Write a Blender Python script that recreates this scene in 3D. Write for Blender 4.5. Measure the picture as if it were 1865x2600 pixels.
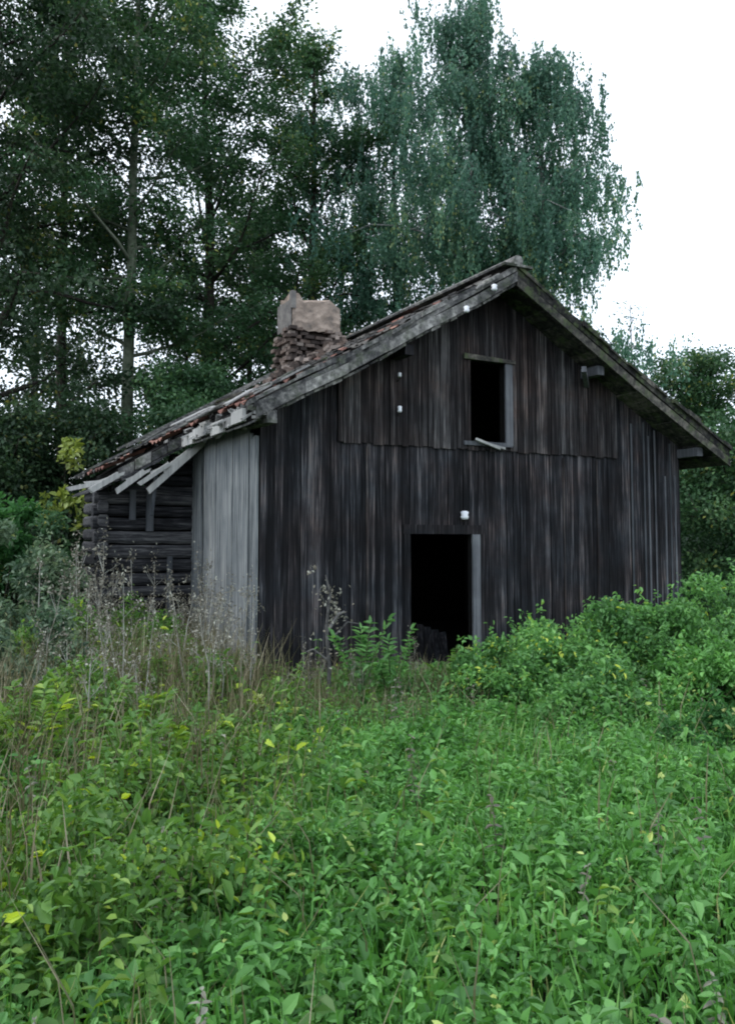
import bpy, bmesh, math, random
import numpy as np
from mathutils import Vector

for o in list(bpy.data.objects): bpy.data.objects.remove(o, do_unlink=True)
S = bpy.context.scene
COL = S.collection
R = math.radians

# ---------------------------------------------------------------- camera
cam_d = bpy.data.cameras.new('camera'); cam = bpy.data.objects.new('camera', cam_d); COL.objects.link(cam)
cam.location = (-3.912, -10.625, 1.803)
cam.rotation_euler = (R(90 + 3.83), 0, -R(27.38))
cam_d.sensor_fit = 'HORIZONTAL'; cam_d.sensor_width = 36; cam_d.lens = 36 * 2230.5 / 1865
cam_d.shift_y = -70.5 / 1865
cam_d.clip_start = .05; cam_d.clip_end = 2000
S.camera = cam

# ---------------------------------------------------------------- world: overcast
W = bpy.data.worlds.new('World'); S.world = W; W.use_nodes = True
nt = W.node_tree; nt.nodes.clear()
out = nt.nodes.new('ShaderNodeOutputWorld'); add = nt.nodes.new('ShaderNodeAddShader')
sky = nt.nodes.new('ShaderNodeTexSky'); sky.sky_type = 'NISHITA'; sky.sun_disc = False
sky.sun_elevation = R(52); sky.sun_rotation = R(272)
bg1 = nt.nodes.new('ShaderNodeBackground'); bg1.inputs[1].default_value = .05
nt.links.new(sky.outputs[0], bg1.inputs[0])
bg2 = nt.nodes.new('ShaderNodeBackground')          # thick cloud cover
tc = nt.nodes.new('ShaderNodeTexCoord'); nz = nt.nodes.new('ShaderNodeTexNoise')
nz.inputs['Scale'].default_value = 1.6; nz.inputs['Detail'].default_value = 4
cr = nt.nodes.new('ShaderNodeValToRGB')
cr.color_ramp.elements[0].position = .3; cr.color_ramp.elements[0].color = (.72, .81, .95, 1)
cr.color_ramp.elements[1].position = .7; cr.color_ramp.elements[1].color = (.92, .97, 1, 1)
nt.links.new(tc.outputs['Generated'], nz.inputs['Vector']); nt.links.new(nz.outputs[0], cr.inputs[0])
nt.links.new(cr.outputs[0], bg2.inputs[0]); bg2.inputs[1].default_value = 1.0
nt.links.new(bg1.outputs[0], add.inputs[0]); nt.links.new(bg2.outputs[0], add.inputs[1])
nt.links.new(add.outputs[0], out.inputs[0])

sun_d = bpy.data.lights.new('sun', 'SUN'); sun_d.energy = 1.0; sun_d.angle = R(20); sun_d.color = (1, .97, .92)
sun = bpy.data.objects.new('sun', sun_d); COL.objects.link(sun)
SUN_AZ = R(272)   # compass bearing the light comes from (clockwise from +Y)
sun.rotation_euler = Vector((-math.sin(SUN_AZ)*math.cos(R(52)), -math.cos(SUN_AZ)*math.cos(R(52)), -math.sin(R(52)))).to_track_quat('-Z', 'Y').to_euler()

S.view_settings.view_transform = 'Standard'; S.view_settings.look = 'None'
S.view_settings.gamma = 1; S.view_settings.exposure = 0.6
S.render.engine = 'CYCLES'
S.cycles.max_bounces = 6; S.cycles.transparent_max_bounces = 4
S.cycles.pixel_filter_type = 'BLACKMAN_HARRIS'; S.cycles.filter_width = 2.0

# ---------------------------------------------------------------- helpers
def tag(o, label=None, cat=None, group=None, kind=None):
    if label: o['label'] = label
    if cat: o['category'] = cat
    if group: o['group'] = group
    if kind: o['kind'] = kind
    return o
def empty(name, loc=(0, 0, 0), parent=None):
    o = bpy.data.objects.new(name, None); COL.objects.link(o); o.location = loc; o.empty_display_size = .2
    if parent: o.parent = parent
    return o
def link_mesh(name, me, parent=None):
    o = bpy.data.objects.new(name, me); COL.objects.link(o)
    if parent: o.parent = parent
    return o
def copy_tree(o, parent=None):
    c = o.copy(); COL.objects.link(c); c.parent = parent
    for ch in list(o.children): copy_tree(ch, c)
    return c

class MB:
    """collects shapes and links them as ONE mesh"""
    def __init__(s): s.v = []; s.f = []; s.t = []
    def poly(s, pts, faces, tint=None):
        n = len(s.v); s.v += [tuple(p) for p in pts]
        if tint is None: tint = random.random()
        for f in faces: s.f.append(tuple(i + n for i in f)); s.t.append(tint)
    def hexa(s, p, tint=None):      # 8 points: bottom ring then top ring
        s.poly(p, [(0, 3, 2, 1), (4, 5, 6, 7), (0, 1, 5, 4), (1, 2, 6, 5), (2, 3, 7, 6), (3, 0, 4, 7)], tint)
    def box(s, x0, x1, y0, y1, z0, z1, tint=None):
        s.hexa([(x0, y0, z0), (x1, y0, z0), (x1, y1, z0), (x0, y1, z0), (x0, y0, z1), (x1, y0, z1), (x1, y1, z1), (x0, y1, z1)], tint)
    def beam(s, a, b, w, h, tint=None, up=(0, 0, 1), jag=0):
        a = Vector(a); b = Vector(b); d = (b - a).normalized(); u = Vector(up)
        r = d.cross(u).normalized(); u = r.cross(d)
        P = []
        for q, sg in ((a, -1), (b, 1)):
            for i, j in ((-1, -1), (1, -1), (1, 1), (-1, 1)):
                P.append(q + r*i*w/2 + u*j*h/2 + d*sg*random.uniform(-jag, jag))
        s.hexa(P, tint)
    def tube(s, pts, rad, n=7, tint=None):
        pts = [Vector(p) for p in pts]; rings = []; V = []
        for i, p in enumerate(pts):
            d = (pts[min(i+1, len(pts)-1)] - pts[max(i-1, 0)])
            if d.length < 1e-6: d = Vector((0, 0, 1))
            d.normalize()
            a = d.cross(Vector((.13, .97, .2))); a.normalize(); b = d.cross(a)
            r = rad[i] if hasattr(rad, '__len__') else rad
            for k in range(n):
                t = 2*math.pi*k/n; V.append(p + a*math.cos(t)*r + b*math.sin(t)*r)
        F = []
        for i in range(len(pts)-1):
            for k in range(n):
                F.append((i*n+k, i*n+(k+1) % n, (i+1)*n+(k+1) % n, (i+1)*n+k))
        F.append(tuple(range(n))[::-1]); F.append(tuple((len(pts)-1)*n+k for k in range(n)))
        s.poly(V, F, tint)
    def build(s, name, mat, parent=None, smooth=False, bevel=0):
        me = bpy.data.meshes.new(name); me.from_pydata(s.v, [], s.f)
        at = me.attributes.new('tint', 'FLOAT', 'FACE'); at.data.foreach_set('value', s.t)
        me.materials.append(mat)
        if smooth: me.polygons.foreach_set('use_smooth', [True]*len(me.polygons))
        o = link_mesh(name, me, parent)
        if bevel:
            m = o.modifiers.new('bevel', 'BEVEL'); m.width = bevel; m.segments = 1
        return o

def quads(name, V, T, mat, parent=None, strip=1):
    """V: (N, 4, 3) array of quads, T: (N,) tint -> one mesh"""
    V = np.asarray(V, dtype=np.float32); n = len(V)
    if len(T)*2 == n: T = np.concatenate([T, T])
    me = bpy.data.meshes.new(name)
    me.vertices.add(n*4); me.vertices.foreach_set('co', V.reshape(-1))
    me.loops.add(n*4); me.loops.foreach_set('vertex_index', np.arange(n*4, dtype=np.int32))
    me.polygons.add(n); me.polygons.foreach_set('loop_start', np.arange(0, n*4, 4, dtype=np.int32))
    me.polygons.foreach_set('loop_total', np.full(n, 4, dtype=np.int32))
    me.update(calc_edges=True)
    at = me.attributes.new('tint', 'FLOAT', 'FACE'); at.data.foreach_set('value', np.asarray(T, dtype=np.float32))
    me.materials.append(mat)
    return link_mesh(name, me, parent)

def leaf_quads(P, size, rng, aspect=.62, up=.6, axis=None, fold=.25):
    """a folded diamond leaf at every point of P"""
    n = len(P); size = np.broadcast_to(size, (n,))
    d = rng.normal(size=(n, 3)) if axis is None else np.asarray(axis) + rng.normal(size=(n, 3))*.35
    d[:, 2] -= .15
    d /= np.linalg.norm(d, axis=1)[:, None]
    nrm = rng.normal(size=(n, 3)); nrm[:, 2] = np.abs(nrm[:, 2]) + up
    s = np.cross(d, nrm); s /= np.linalg.norm(s, axis=1)[:, None] + 1e-9
    nn = np.cross(s, d)
    L = size[:, None]; w = L*aspect/2
    a = P; c = P + d*L - nn*L*fold*.3
    m = P + d*L*.45
    b = m + s*w + nn*L*fold*.3; e = m - s*w + nn*L*fold*.3
    return np.stack([a, b, c, e], axis=1)

def leaf_fine(P, size, rng, aspect=.6, up=.6, axis=None, fold=.22):
    """a leaf of two facets that meet in a midrib, with a drooping tip; returns 2N quads"""
    n = len(P); size = np.broadcast_to(size, (n,))
    d = rng.normal(size=(n, 3)) if axis is None else np.asarray(axis) + rng.normal(size=(n, 3))*.35
    d /= np.linalg.norm(d, axis=1)[:, None]
    nrm = rng.normal(size=(n, 3)); nrm[:, 2] = np.abs(nrm[:, 2]) + up
    s = np.cross(d, nrm); s /= np.linalg.norm(s, axis=1)[:, None] + 1e-9
    nn = np.cross(s, d); nn *= np.sign(nn[:, 2:3]+1e-9)
    L = size[:, None]; w = L*aspect/2*rng.uniform(.7, 1.2, (n, 1)); fo = L*fold*rng.uniform(.2, 1.3, (n, 1))
    a = P; tip = P + d*L - nn*L*rng.uniform(.0, .35, (n, 1))
    q = lambda sg: (P + d*L*.28 + sg*s*w*.9 + nn*fo*.5, P + d*L*.66 + sg*s*w*.72 + nn*fo*.25)
    l1, l2 = q(-1); r1, r2 = q(1)
    return np.concatenate([np.stack([a, l1, l2, tip], 1), np.stack([a, tip, r2, r1], 1)])

def nodes(m):
    m.use_nodes = True; t = m.node_tree; t.nodes.clear()
    def N(k, **kw):
        n = t.nodes.new(k)
        for a, b in kw.items():
            if a in n.inputs.keys(): n.inputs[a].default_value = b
            else: setattr(n, a, b)
        return n
    return t, N, t.links.new
def ramp(N, stops):
    r = N('ShaderNodeValToRGB'); e = r.color_ramp.elements
    while len(e) < len(stops): e.new(.5)
    for i, (p, c) in enumerate(stops): e[i].position = p; e[i].color = (*c, 1)
    return r

def leaf_mat(name, stops, trans=.3, rough=.5, spec=.3):
    m = bpy.data.materials.new(name); t, N, L = nodes(m)
    o = N('ShaderNodeOutputMaterial'); a = N('ShaderNodeAttribute', attribute_name='tint')
    r = ramp(N, stops); L(a.outputs['Fac'], r.inputs[0])
    p = N('ShaderNodeBsdfPrincipled', Roughness=rough); p.inputs['Specular IOR Level'].default_value = spec
    L(r.outputs[0], p.inputs['Base Color'])
    tr = N('ShaderNodeBsdfTranslucent'); hs = N('ShaderNodeHueSaturation', Hue=.48, Saturation=1.15, Value=1.3)
    L(r.outputs[0], hs.inputs['Color']); L(hs.outputs[0], tr.inputs[0])
    mx = N('ShaderNodeMixShader'); mx.inputs[0].default_value = trans
    L(p.outputs[0], mx.inputs[1]); L(tr.outputs[0], mx.inputs[2]); L(mx.outputs[0], o.inputs[0])
    return m

def wood_mat(name, stops, stretch=(11, 11, .45), rough=.9, moss=0, contrast=.5, streak=.10, warm=0):
    """weathered wood: tint per board, grain, blotches"""
    m = bpy.data.materials.new(name); t, N, L = nodes(m)
    o = N('ShaderNodeOutputMaterial'); a = N('ShaderNodeAttribute', attribute_name='tint')
    tc = N('ShaderNodeTexCoord')
    mp = N('ShaderNodeMapping'); mp.inputs['Scale'].default_value = stretch
    L(tc.outputs['Object'], mp.inputs['Vector'])
    # shift the grain from board to board
    ad = N('ShaderNodeVectorMath', operation='ADD'); mu = N('ShaderNodeMath', operation='MULTIPLY'); mu.inputs[1].default_value = 37
    L(a.outputs['Fac'], mu.inputs[0]); L(mp.outputs[0], ad.inputs[0]); L(mu.outputs[0], ad.inputs[1])
    g = N('ShaderNodeTexNoise', Scale=2.2, Detail=7, Roughness=.65); L(ad.outputs[0], g.inputs['Vector'])
    b = N('ShaderNodeTexNoise', Scale=.9, Detail=5, Roughness=.6); L(tc.outputs['Object'], b.inputs['Vector'])
    # fac = tint*k + grain + blotch
    m1 = N('ShaderNodeMath', operation='MULTIPLY_ADD'); m1.inputs[1].default_value = .4; m1.inputs[2].default_value = .52-(.2+contrast+.5+.3*streak)
    L(a.outputs['Fac'], m1.inputs[0])
    m2 = N('ShaderNodeMath', operation='MULTIPLY_ADD'); m2.inputs[1].default_value = contrast*2
    L(g.outputs[0], m2.inputs[0]); L(m1.outputs[0], m2.inputs[2])
    m3a = N('ShaderNodeMath', operation='MULTIPLY_ADD'); m3a.inputs[1].default_value = 1.0
    L(b.outputs[0], m3a.inputs[0]); L(m2.outputs[0], m3a.inputs[2])
    # thin pale streaks of raised, silvered grain
    vs = N('ShaderNodeVectorMath', operation='MULTIPLY'); vs.inputs[1].default_value = (2.6, 2.6, 1.7); L(ad.outputs[0], vs.inputs[0])
    g2 = N('ShaderNodeTexNoise', Scale=2.2, Detail=3, Roughness=.5); L(vs.outputs[0], g2.inputs['Vector'])
    sr = ramp(N, [(.50, (0, 0, 0)), (.68, (1, 1, 1))]); L(g2.outputs[0], sr.inputs[0])
    m3 = N('ShaderNodeMath', operation='MULTIPLY_ADD'); m3.inputs[1].default_value = streak
    L(sr.outputs[0], m3.inputs[0]); L(m3a.outputs[0], m3.inputs[2])
    r = ramp(N, stops); L(m3.outputs[0], r.inputs[0]); col = r.outputs[0]
    if warm:
        wn = N('ShaderNodeTexNoise', Scale=1.3, Detail=6, Roughness=.7); L(tc.outputs['Object'], wn.inputs['Vector'])
        wr = ramp(N, [(.42, (0, 0, 0)), (.66, (warm, warm, warm))]); L(wn.outputs[0], wr.inputs[0])
        wx = N('ShaderNodeMix', data_type='RGBA', blend_type='MULTIPLY'); L(wr.outputs[0], wx.inputs[0]); L(col, wx.inputs[6])
        wx.inputs[7].default_value = (1.35, .92, .74, 1); col = wx.outputs[2]
    if moss:
        mn = N('ShaderNodeTexNoise', Scale=5.5, Detail=6, Roughness=.7); L(tc.outputs['Object'], mn.inputs['Vector'])
        mr = ramp(N, [(.5, (0, 0, 0)), (.62, (moss, moss, moss))]); L(mn.outputs[0], mr.inputs[0])
        mx = N('ShaderNodeMix', data_type='RGBA'); L(mr.outputs[0], mx.inputs[0]); L(col, mx.inputs[6])
        mx.inputs[7].default_value = (.075, .10, .045, 1); col = mx.outputs[2]
    p = N('ShaderNodeBsdfPrincipled', Roughness=rough); p.inputs['Specular IOR Level'].default_value = .2
    L(col, p.inputs['Base Color'])
    bu = N('ShaderNodeBump', Strength=.5, Distance=.012); L(g.outputs[0], bu.inputs['Height']); L(bu.outputs[0], p.inputs['Normal'])
    L(p.outputs[0], o.inputs[0])
    return m

def noise_mat(name, stops, scale=4, rough=.95, bump=.02, detail=6, tintk=.3):
    m = bpy.data.materials.new(name); t, N, L = nodes(m)
    o = N('ShaderNodeOutputMaterial'); tc = N('ShaderNodeTexCoord'); a = N('ShaderNodeAttribute', attribute_name='tint')
    g = N('ShaderNodeTexNoise', Scale=scale, Detail=detail, Roughness=.65); L(tc.outputs['Object'], g.inputs['Vector'])
    m1 = N('ShaderNodeMath', operation='MULTIPLY_ADD'); m1.inputs[1].default_value = tintk
    L(a.outputs['Fac'], m1.inputs[0]); L(g.outputs[0], m1.inputs[2])
    m2 = N('ShaderNodeMath', operation='SUBTRACT'); m2.inputs[1].default_value = tintk/2; L(m1.outputs[0], m2.inputs[0])
    r = ramp(N, stops); L(m2.outputs[0], r.inputs[0])
    p = N('ShaderNodeBsdfPrincipled', Roughness=rough); p.inputs['Specular IOR Level'].default_value = .15
    L(r.outputs[0], p.inputs['Base Color'])
    bu = N('ShaderNodeBump', Strength=.7, Distance=bump); L(g.outputs[0], bu.inputs['Height']); L(bu.outputs[0], p.inputs['Normal'])
    L(p.outputs[0], o.inputs[0])
    return m

# ---------------------------------------------------------------- materials
M = {}
M['soil'] = noise_mat('soil', [(.3, (.012, .014, .008)), (.5, (.025, .035, .014)), (.7, (.05, .075, .025))], scale=1.7)
M['dark_wood'] = wood_mat('dark weathered boards', [(.2, (0.00462, 0.00528, 0.00667)), (.42, (0.0116, 0.0129, 0.0157)), (.62, (0.0253, 0.0268, 0.0315)), (.8, (0.0579, 0.0609, 0.0679)), (1, (0.129, 0.129, 0.135))], contrast=.8, streak=.35, warm=.7)
M['gable_wood'] = wood_mat('brown grey weathered boards', [(.2, (0.00809, 0.00749, 0.00832)), (.42, (0.0196, 0.0185, 0.0196)), (.62, (0.0393, 0.038, 0.0391)), (.8, (0.0809, 0.0787, 0.0796)), (1, (0.15, 0.144, 0.143))], contrast=.8, streak=.35, warm=.7)
M['grey_wood'] = wood_mat('silver grey boards', [(.1, (0.061, 0.0678, 0.0718)), (.4, (0.134, 0.149, 0.156)), (.7, (0.209, 0.224, 0.227)), (.95, (0.296, 0.301, 0.288))], contrast=1.25, streak=.3)
M['bleached'] = wood_mat('bleached roof planks', [(.1, (0.0994, 0.0994, 0.0994)), (.4, (0.223, 0.223, 0.215)), (.7, (0.381, 0.381, 0.365)), (.95, (0.513, 0.505, 0.481))], contrast=.5)
M['roof_wood'] = wood_mat('grey roof edge boards', [(.2, (0.027, 0.027, 0.0285)), (.42, (0.075, 0.075, 0.075)), (.62, (0.158, 0.154, 0.147)), (.8, (0.285, 0.277, 0.262)), (1, (0.48, 0.465, 0.435))], stretch=(5, 5, 5), moss=.35, contrast=.8)
M['roof_dark'] = wood_mat('mossy dark verge boards', [(.2, (0.0115, 0.0115, 0.0115)), (.42, (0.0307, 0.0307, 0.0282)), (.65, (0.0704, 0.0666, 0.0576)), (.9, (0.166, 0.154, 0.128))], stretch=(5, 5, 5), moss=.8, contrast=.8)
M['log'] = wood_mat('old logs', [(.15, (0.00932, 0.00932, 0.0112)), (.4, (0.0251, 0.0261, 0.0289)), (.65, (0.0559, 0.0559, 0.0597)), (.9, (0.121, 0.121, 0.121))], stretch=(.8, 12, 12), contrast=.95, streak=.3)
M['frame_wood'] = wood_mat('grey frame boards', [(.1, (0.0255, 0.0285, 0.0327)), (.4, (0.0612, 0.0674, 0.0744)), (.7, (0.117, 0.122, 0.133)), (.95, (0.204, 0.214, 0.225))], contrast=.5)
M['tile'] = noise_mat('old grey tile', [(.25, (0.02625, 0.027, 0.027)), (.5, (0.06375, 0.06, 0.05625)), (.75, (0.12, 0.1125, 0.1013))], scale=7, tintk=.4)
M['tile_red'] = noise_mat('red clay tile', [(.25, (.07, .04, .035)), (.5, (.20, .10, .08)), (.75, (.32, .19, .15))], scale=7, tintk=.4)
M['plaster'] = noise_mat('worn render', [(.3, (0.147, 0.13, 0.116)), (.5, (0.306, 0.244, 0.199)), (.7, (0.43, 0.351, 0.292))], scale=5, tintk=.1, bump=.04)
M['plaster_grey'] = noise_mat('grey render', [(.3, (.10, .10, .10)), (.5, (.18, .17, .16)), (.7, (.25, .24, .22))], scale=5, tintk=.1, bump=.04)
M['brick'] = noise_mat('crumbling brick', [(.25, (0.0497, 0.04, 0.036)), (.5, (0.132, 0.0999, 0.084)), (.75, (0.248, 0.208, 0.184))], scale=6, tintk=.7)
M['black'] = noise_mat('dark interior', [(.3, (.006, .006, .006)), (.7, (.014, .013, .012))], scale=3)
M['porcelain'] = noise_mat('white porcelain', [(.3, (.72, .74, .78)), (.7, (.85, .87, .9))], scale=8, rough=.3, bump=.001)
M['bark'] = noise_mat('dark bark', [(.3, (.014, .013, .011)), (.5, (.035, .032, .026)), (.7, (.07, .065, .05))], scale=9)
M['bark_pale'] = noise_mat('pale green bark', [(.3, (.06, .075, .05)), (.5, (.12, .145, .10)), (.7, (.2, .22, .17))], scale=6)
M['bark_birch'] = noise_mat('birch bark', [(.36, (.03, .03, .03)), (.46, (.16, .17, .16)), (.7, (.34, .35, .34))], scale=5)
M['deadwood'] = noise_mat('dead grey wood', [(.3, (0.0567, 0.0557, 0.0536)), (.5, (0.139, 0.136, 0.132)), (.7, (0.226, 0.22, 0.214))], scale=9)
M['stalk'] = noise_mat('dry stalk', [(.3, (0.108, 0.0975, 0.077)), (.5, (0.259, 0.247, 0.21)), (.7, (0.389, 0.403, 0.364))], scale=12)
M['stem'] = noise_mat('green stem', [(.3, (.03, .05, .02)), (.7, (.09, .12, .05))], scale=12)
LM = {
 'dark': leaf_mat('dark broad leaves', [(0, (0.0162, 0.036, 0.0189)), (.5, (0.0324, 0.0696, 0.0324)), (.85, (0.0607, 0.114, 0.0473)), (1, (0.176, 0.18, 0.0473))]),
 'mid': leaf_mat('mid green leaves', [(0, (0.0286, 0.0729, 0.0335)), (.5, (0.057, 0.133, 0.0578)), (.88, (0.103, 0.203, 0.076)), (1, (0.317, 0.324, 0.076))]),
 'birch': leaf_mat('birch leaves', [(0, (0.045, 0.113, 0.0823)), (.5, (0.0864, 0.197, 0.13)), (.85, (0.147, 0.282, 0.167)), (1, (0.38, 0.432, 0.157))], trans=.35),
 'blue': leaf_mat('blue green leaves', [(0, (0.0577, 0.106, 0.0635)), (.5, (0.124, 0.198, 0.11)), (.9, (0.247, 0.319, 0.185)), (1, (0.428, 0.425, 0.231))], spec=.5),
 'yellow': leaf_mat('yellowing leaves', [(0, (0.141, 0.203, 0.0416)), (.5, (0.282, 0.365, 0.0832)), (1, (0.528, 0.608, 0.26))], trans=.4),
 'bright': leaf_mat('bright green leaves', [(0, (.03, .10, .03)), (.5, (.055, .17, .05)), (.9, (.10, .26, .08)), (1, (.35, .4, .14))], trans=.35),
 'bush': leaf_mat('bush leaves', [(0, (0.0553, 0.151, 0.0462)), (.5, (0.123, 0.296, 0.0881)), (.88, (0.217, 0.467, 0.129)), (1, (0.611, 0.716, 0.122))], trans=.35, spec=.45),
 'weed': leaf_mat('weed leaves', [(0, (0.0443, 0.136, 0.0312)), (.5, (0.108, 0.292, 0.0669)), (.92, (0.24, 0.516, 0.152)), (1, (0.531, 0.651, 0.196))], trans=.35, spec=.5),
 'rasp': leaf_mat('bramble leaves', [(0, (0.0535, 0.13, 0.0265)), (.5, (0.101, 0.23, 0.0473)), (.85, (0.202, 0.336, 0.0567)), (1, (0.498, 0.644, 0.0851))], trans=.35, spec=.5),
 'brown': leaf_mat('dry brown leaves', [(0, (0.0941, 0.0846, 0.064)), (.5, (0.189, 0.177, 0.136)), (1, (0.378, 0.385, 0.32))], trans=.2),
 'grass': leaf_mat('grass blades', [(0, (0.0493, 0.163, 0.0315)), (.5, (0.111, 0.312, 0.063)), (.9, (0.185, 0.366, 0.084)), (1, (0.419, 0.461, 0.168))], trans=.35),
 'straw': leaf_mat('straw grass', [(0, (.075, .085, .035)), (.5, (.16, .15, .08)), (1, (.36, .32, .22))], trans=.3),
}

# ---------------------------------------------------------------- ground
def gz(x, y):
    """ground height: slightly lower in front of the barn, gently uneven"""
    x = np.asarray(x, float); y = np.asarray(y, float)
    h = -.16 + .05*np.sin(x*.9+1)*np.sin(y*.7) + .04*np.sin(x*2.1+y*1.3)
    h = h + .10*np.clip((-y-5)/4, 0, 1)
    return h
g = np.concatenate([-np.geomspace(300, 14, 22), np.linspace(-13, 17, 76), np.geomspace(18, 400, 24)])
X, Y = np.meshgrid(g, g); Z = gz(X, Y)
nn = len(g)
me = bpy.data.meshes.new('ground')
idx = np.arange(nn*nn).reshape(nn, nn)
F = np.stack([idx[:-1, :-1], idx[:-1, 1:], idx[1:, 1:], idx[1:, :-1]], -1).reshape(-1, 4)
me.from_pydata(np.stack([X, Y, Z], -1).reshape(-1, 3).tolist(), [], F.tolist()); me.materials.append(M['soil'])
me.polygons.foreach_set('use_smooth', [True]*len(me.polygons))
tag(link_mesh('ground', me), 'dark soil under the weeds', 'ground', kind='structure')

# ================================================================ BARN
random.seed(7)
RX, ZT, MS = 3.72, 5.86, .568          # ridge x, ridge top z, roof slope
def sag(s, side=-1): return -.045*math.sin(min(s, 4.2)/4.2*math.pi) - (.03*math.sin(s*3.1) if side < 0 else 0)*.5 if s > 0 else 0
def zt(x): return ZT - MS*abs(x-RX) + sag(abs(x-RX), 1 if x > RX else -1)     # top of roof
barn = empty('barn', (0, 0, 0))
tag(barn, 'derelict dark wooden barn with gabled roof, open doorway and open loft window', 'barn')
WW, DEP, TH = 7.44, 6.4, .36            # width, depth, roof thickness
DX0, DX1, DZ0, DZ1 = 2.24, 3.26, .10, 1.93
WX0, WX1, WZ0, WZ1 = 3.24, 3.85, 3.28, 4.47

def boards(mb, x0, x1, zb, zt_f, y, w=(.065, .125), th=.024, holes=(), ragged=.01, skip=0, proud=.012):
    x = x0
    while x < x1-.02:
        bw = min(random.uniform(*w), x1-x)
        gp = random.choice([.003, .004, .006, .010, .016])
        a, b = x, x+bw-gp
        segs = [(zb+random.uniform(-ragged, ragged), None)]
        yo = y - random.uniform(0, proud); tn = random.random()
        cuts = [h for h in holes if a < h[1]-.01 and b > h[0]+.01]
        lean = random.uniform(-.003, .003)
        def seg(z0, z1a, z1b):
            mb.hexa([(a, yo-th, z0), (b, yo-th+lean, z0), (b, yo, z0), (a, yo, z0), (a, yo-th, z1a), (b, yo-th+lean, z1b), (b, yo, z1b), (a, yo, z1a)], tn)
        z0 = segs[0][0]
        for h in sorted(cuts, key=lambda h: h[2]):
            seg(z0, h[2], h[2]); z0 = h[3]
        if random.random() >= skip: seg(z0, zt_f(a), zt_f(b))
        x += bw

# front wall, lower full boards and overlapping gable cladding
roof_under = lambda x: zt(x)-TH+.10
door_h = (DX0, DX1, -1, DZ1); win_h = (WX0, WX1, WZ0, WZ1)
mb = MB(); boards(mb, .03, 1.12, -.25, roof_under, 0, holes=(door_h, win_h))
boards(mb, 1.12, 6.04, -.25, lambda x: 3.2, 0, holes=(door_h,), ragged=.02)
boards(mb, 6.04, WW, -.25, roof_under, 0)
fw = mb.build('front_wall', M['dark_wood'], barn)
mb = MB()
boards(mb, 1.12, 6.04, 3.155, roof_under, -.032, holes=(win_h,), ragged=.013, proud=.012)
mb.build('gable_cladding', M['gable_wood'], barn)
mb = MB(); mb.box(1.12, 6.04, -.03, -.002, 3.16, 3.2, .1); mb.build('ledge_strip', M['dark_wood'], barn)
# a few narrow cover battens over the joints
for x in (1.55, 4.95, 5.62, 6.35, 6.62, 6.72, 6.86, 7.08, 7.20, 7.30):
    zt_ = 3.12 if 1.12 < x < 6.04 else roof_under(x)-.02
    b0 = random.uniform(-.25, .6); w = random.uniform(.022, .035)
    mb = MB(); mb.box(x, x+w, -.050, -.036, b0, zt_-random.uniform(0, .8)*(x > 6), random.uniform(.2, .9))
    mb.build('cover_batten', M['frame_wood'] if x > 6.3 else M['gable_wood'], barn)

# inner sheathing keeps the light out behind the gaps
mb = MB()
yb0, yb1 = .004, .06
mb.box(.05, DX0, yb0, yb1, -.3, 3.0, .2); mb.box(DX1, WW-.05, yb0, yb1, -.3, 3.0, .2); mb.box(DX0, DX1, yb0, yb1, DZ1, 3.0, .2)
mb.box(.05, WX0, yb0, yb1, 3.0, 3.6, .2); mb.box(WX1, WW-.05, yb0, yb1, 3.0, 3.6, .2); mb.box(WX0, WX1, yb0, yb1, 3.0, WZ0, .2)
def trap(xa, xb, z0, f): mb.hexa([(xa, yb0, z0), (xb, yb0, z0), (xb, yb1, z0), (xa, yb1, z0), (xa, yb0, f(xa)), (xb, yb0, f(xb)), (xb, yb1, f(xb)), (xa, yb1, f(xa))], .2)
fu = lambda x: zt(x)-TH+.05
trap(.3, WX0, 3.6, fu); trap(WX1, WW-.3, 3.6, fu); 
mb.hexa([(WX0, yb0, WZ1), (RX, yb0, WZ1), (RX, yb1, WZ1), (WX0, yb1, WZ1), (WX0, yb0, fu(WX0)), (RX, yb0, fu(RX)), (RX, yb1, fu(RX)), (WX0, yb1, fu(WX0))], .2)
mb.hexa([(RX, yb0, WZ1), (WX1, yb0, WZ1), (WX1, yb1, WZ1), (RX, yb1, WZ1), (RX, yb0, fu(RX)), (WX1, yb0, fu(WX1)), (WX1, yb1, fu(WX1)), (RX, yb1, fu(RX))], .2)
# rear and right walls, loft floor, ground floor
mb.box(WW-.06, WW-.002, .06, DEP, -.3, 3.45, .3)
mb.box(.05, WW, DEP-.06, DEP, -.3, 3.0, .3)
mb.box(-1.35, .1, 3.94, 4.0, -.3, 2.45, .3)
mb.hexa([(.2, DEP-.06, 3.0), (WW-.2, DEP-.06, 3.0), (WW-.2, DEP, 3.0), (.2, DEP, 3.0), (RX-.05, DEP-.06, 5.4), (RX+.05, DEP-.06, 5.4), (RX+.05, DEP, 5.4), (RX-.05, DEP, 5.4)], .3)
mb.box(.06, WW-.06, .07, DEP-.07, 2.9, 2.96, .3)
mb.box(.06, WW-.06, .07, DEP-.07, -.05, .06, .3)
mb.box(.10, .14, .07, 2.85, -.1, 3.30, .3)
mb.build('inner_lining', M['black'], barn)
# right wall boards (seen only at the corner)
mb = MB()
y = .0
while y < DEP:
    w = random.uniform(.1, .16); mb.box(WW+.001, WW+.026, y, y+w-.008, -.25, 3.42); y += w
mb.build('right_wall', M['dark_wood'], barn)

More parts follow.
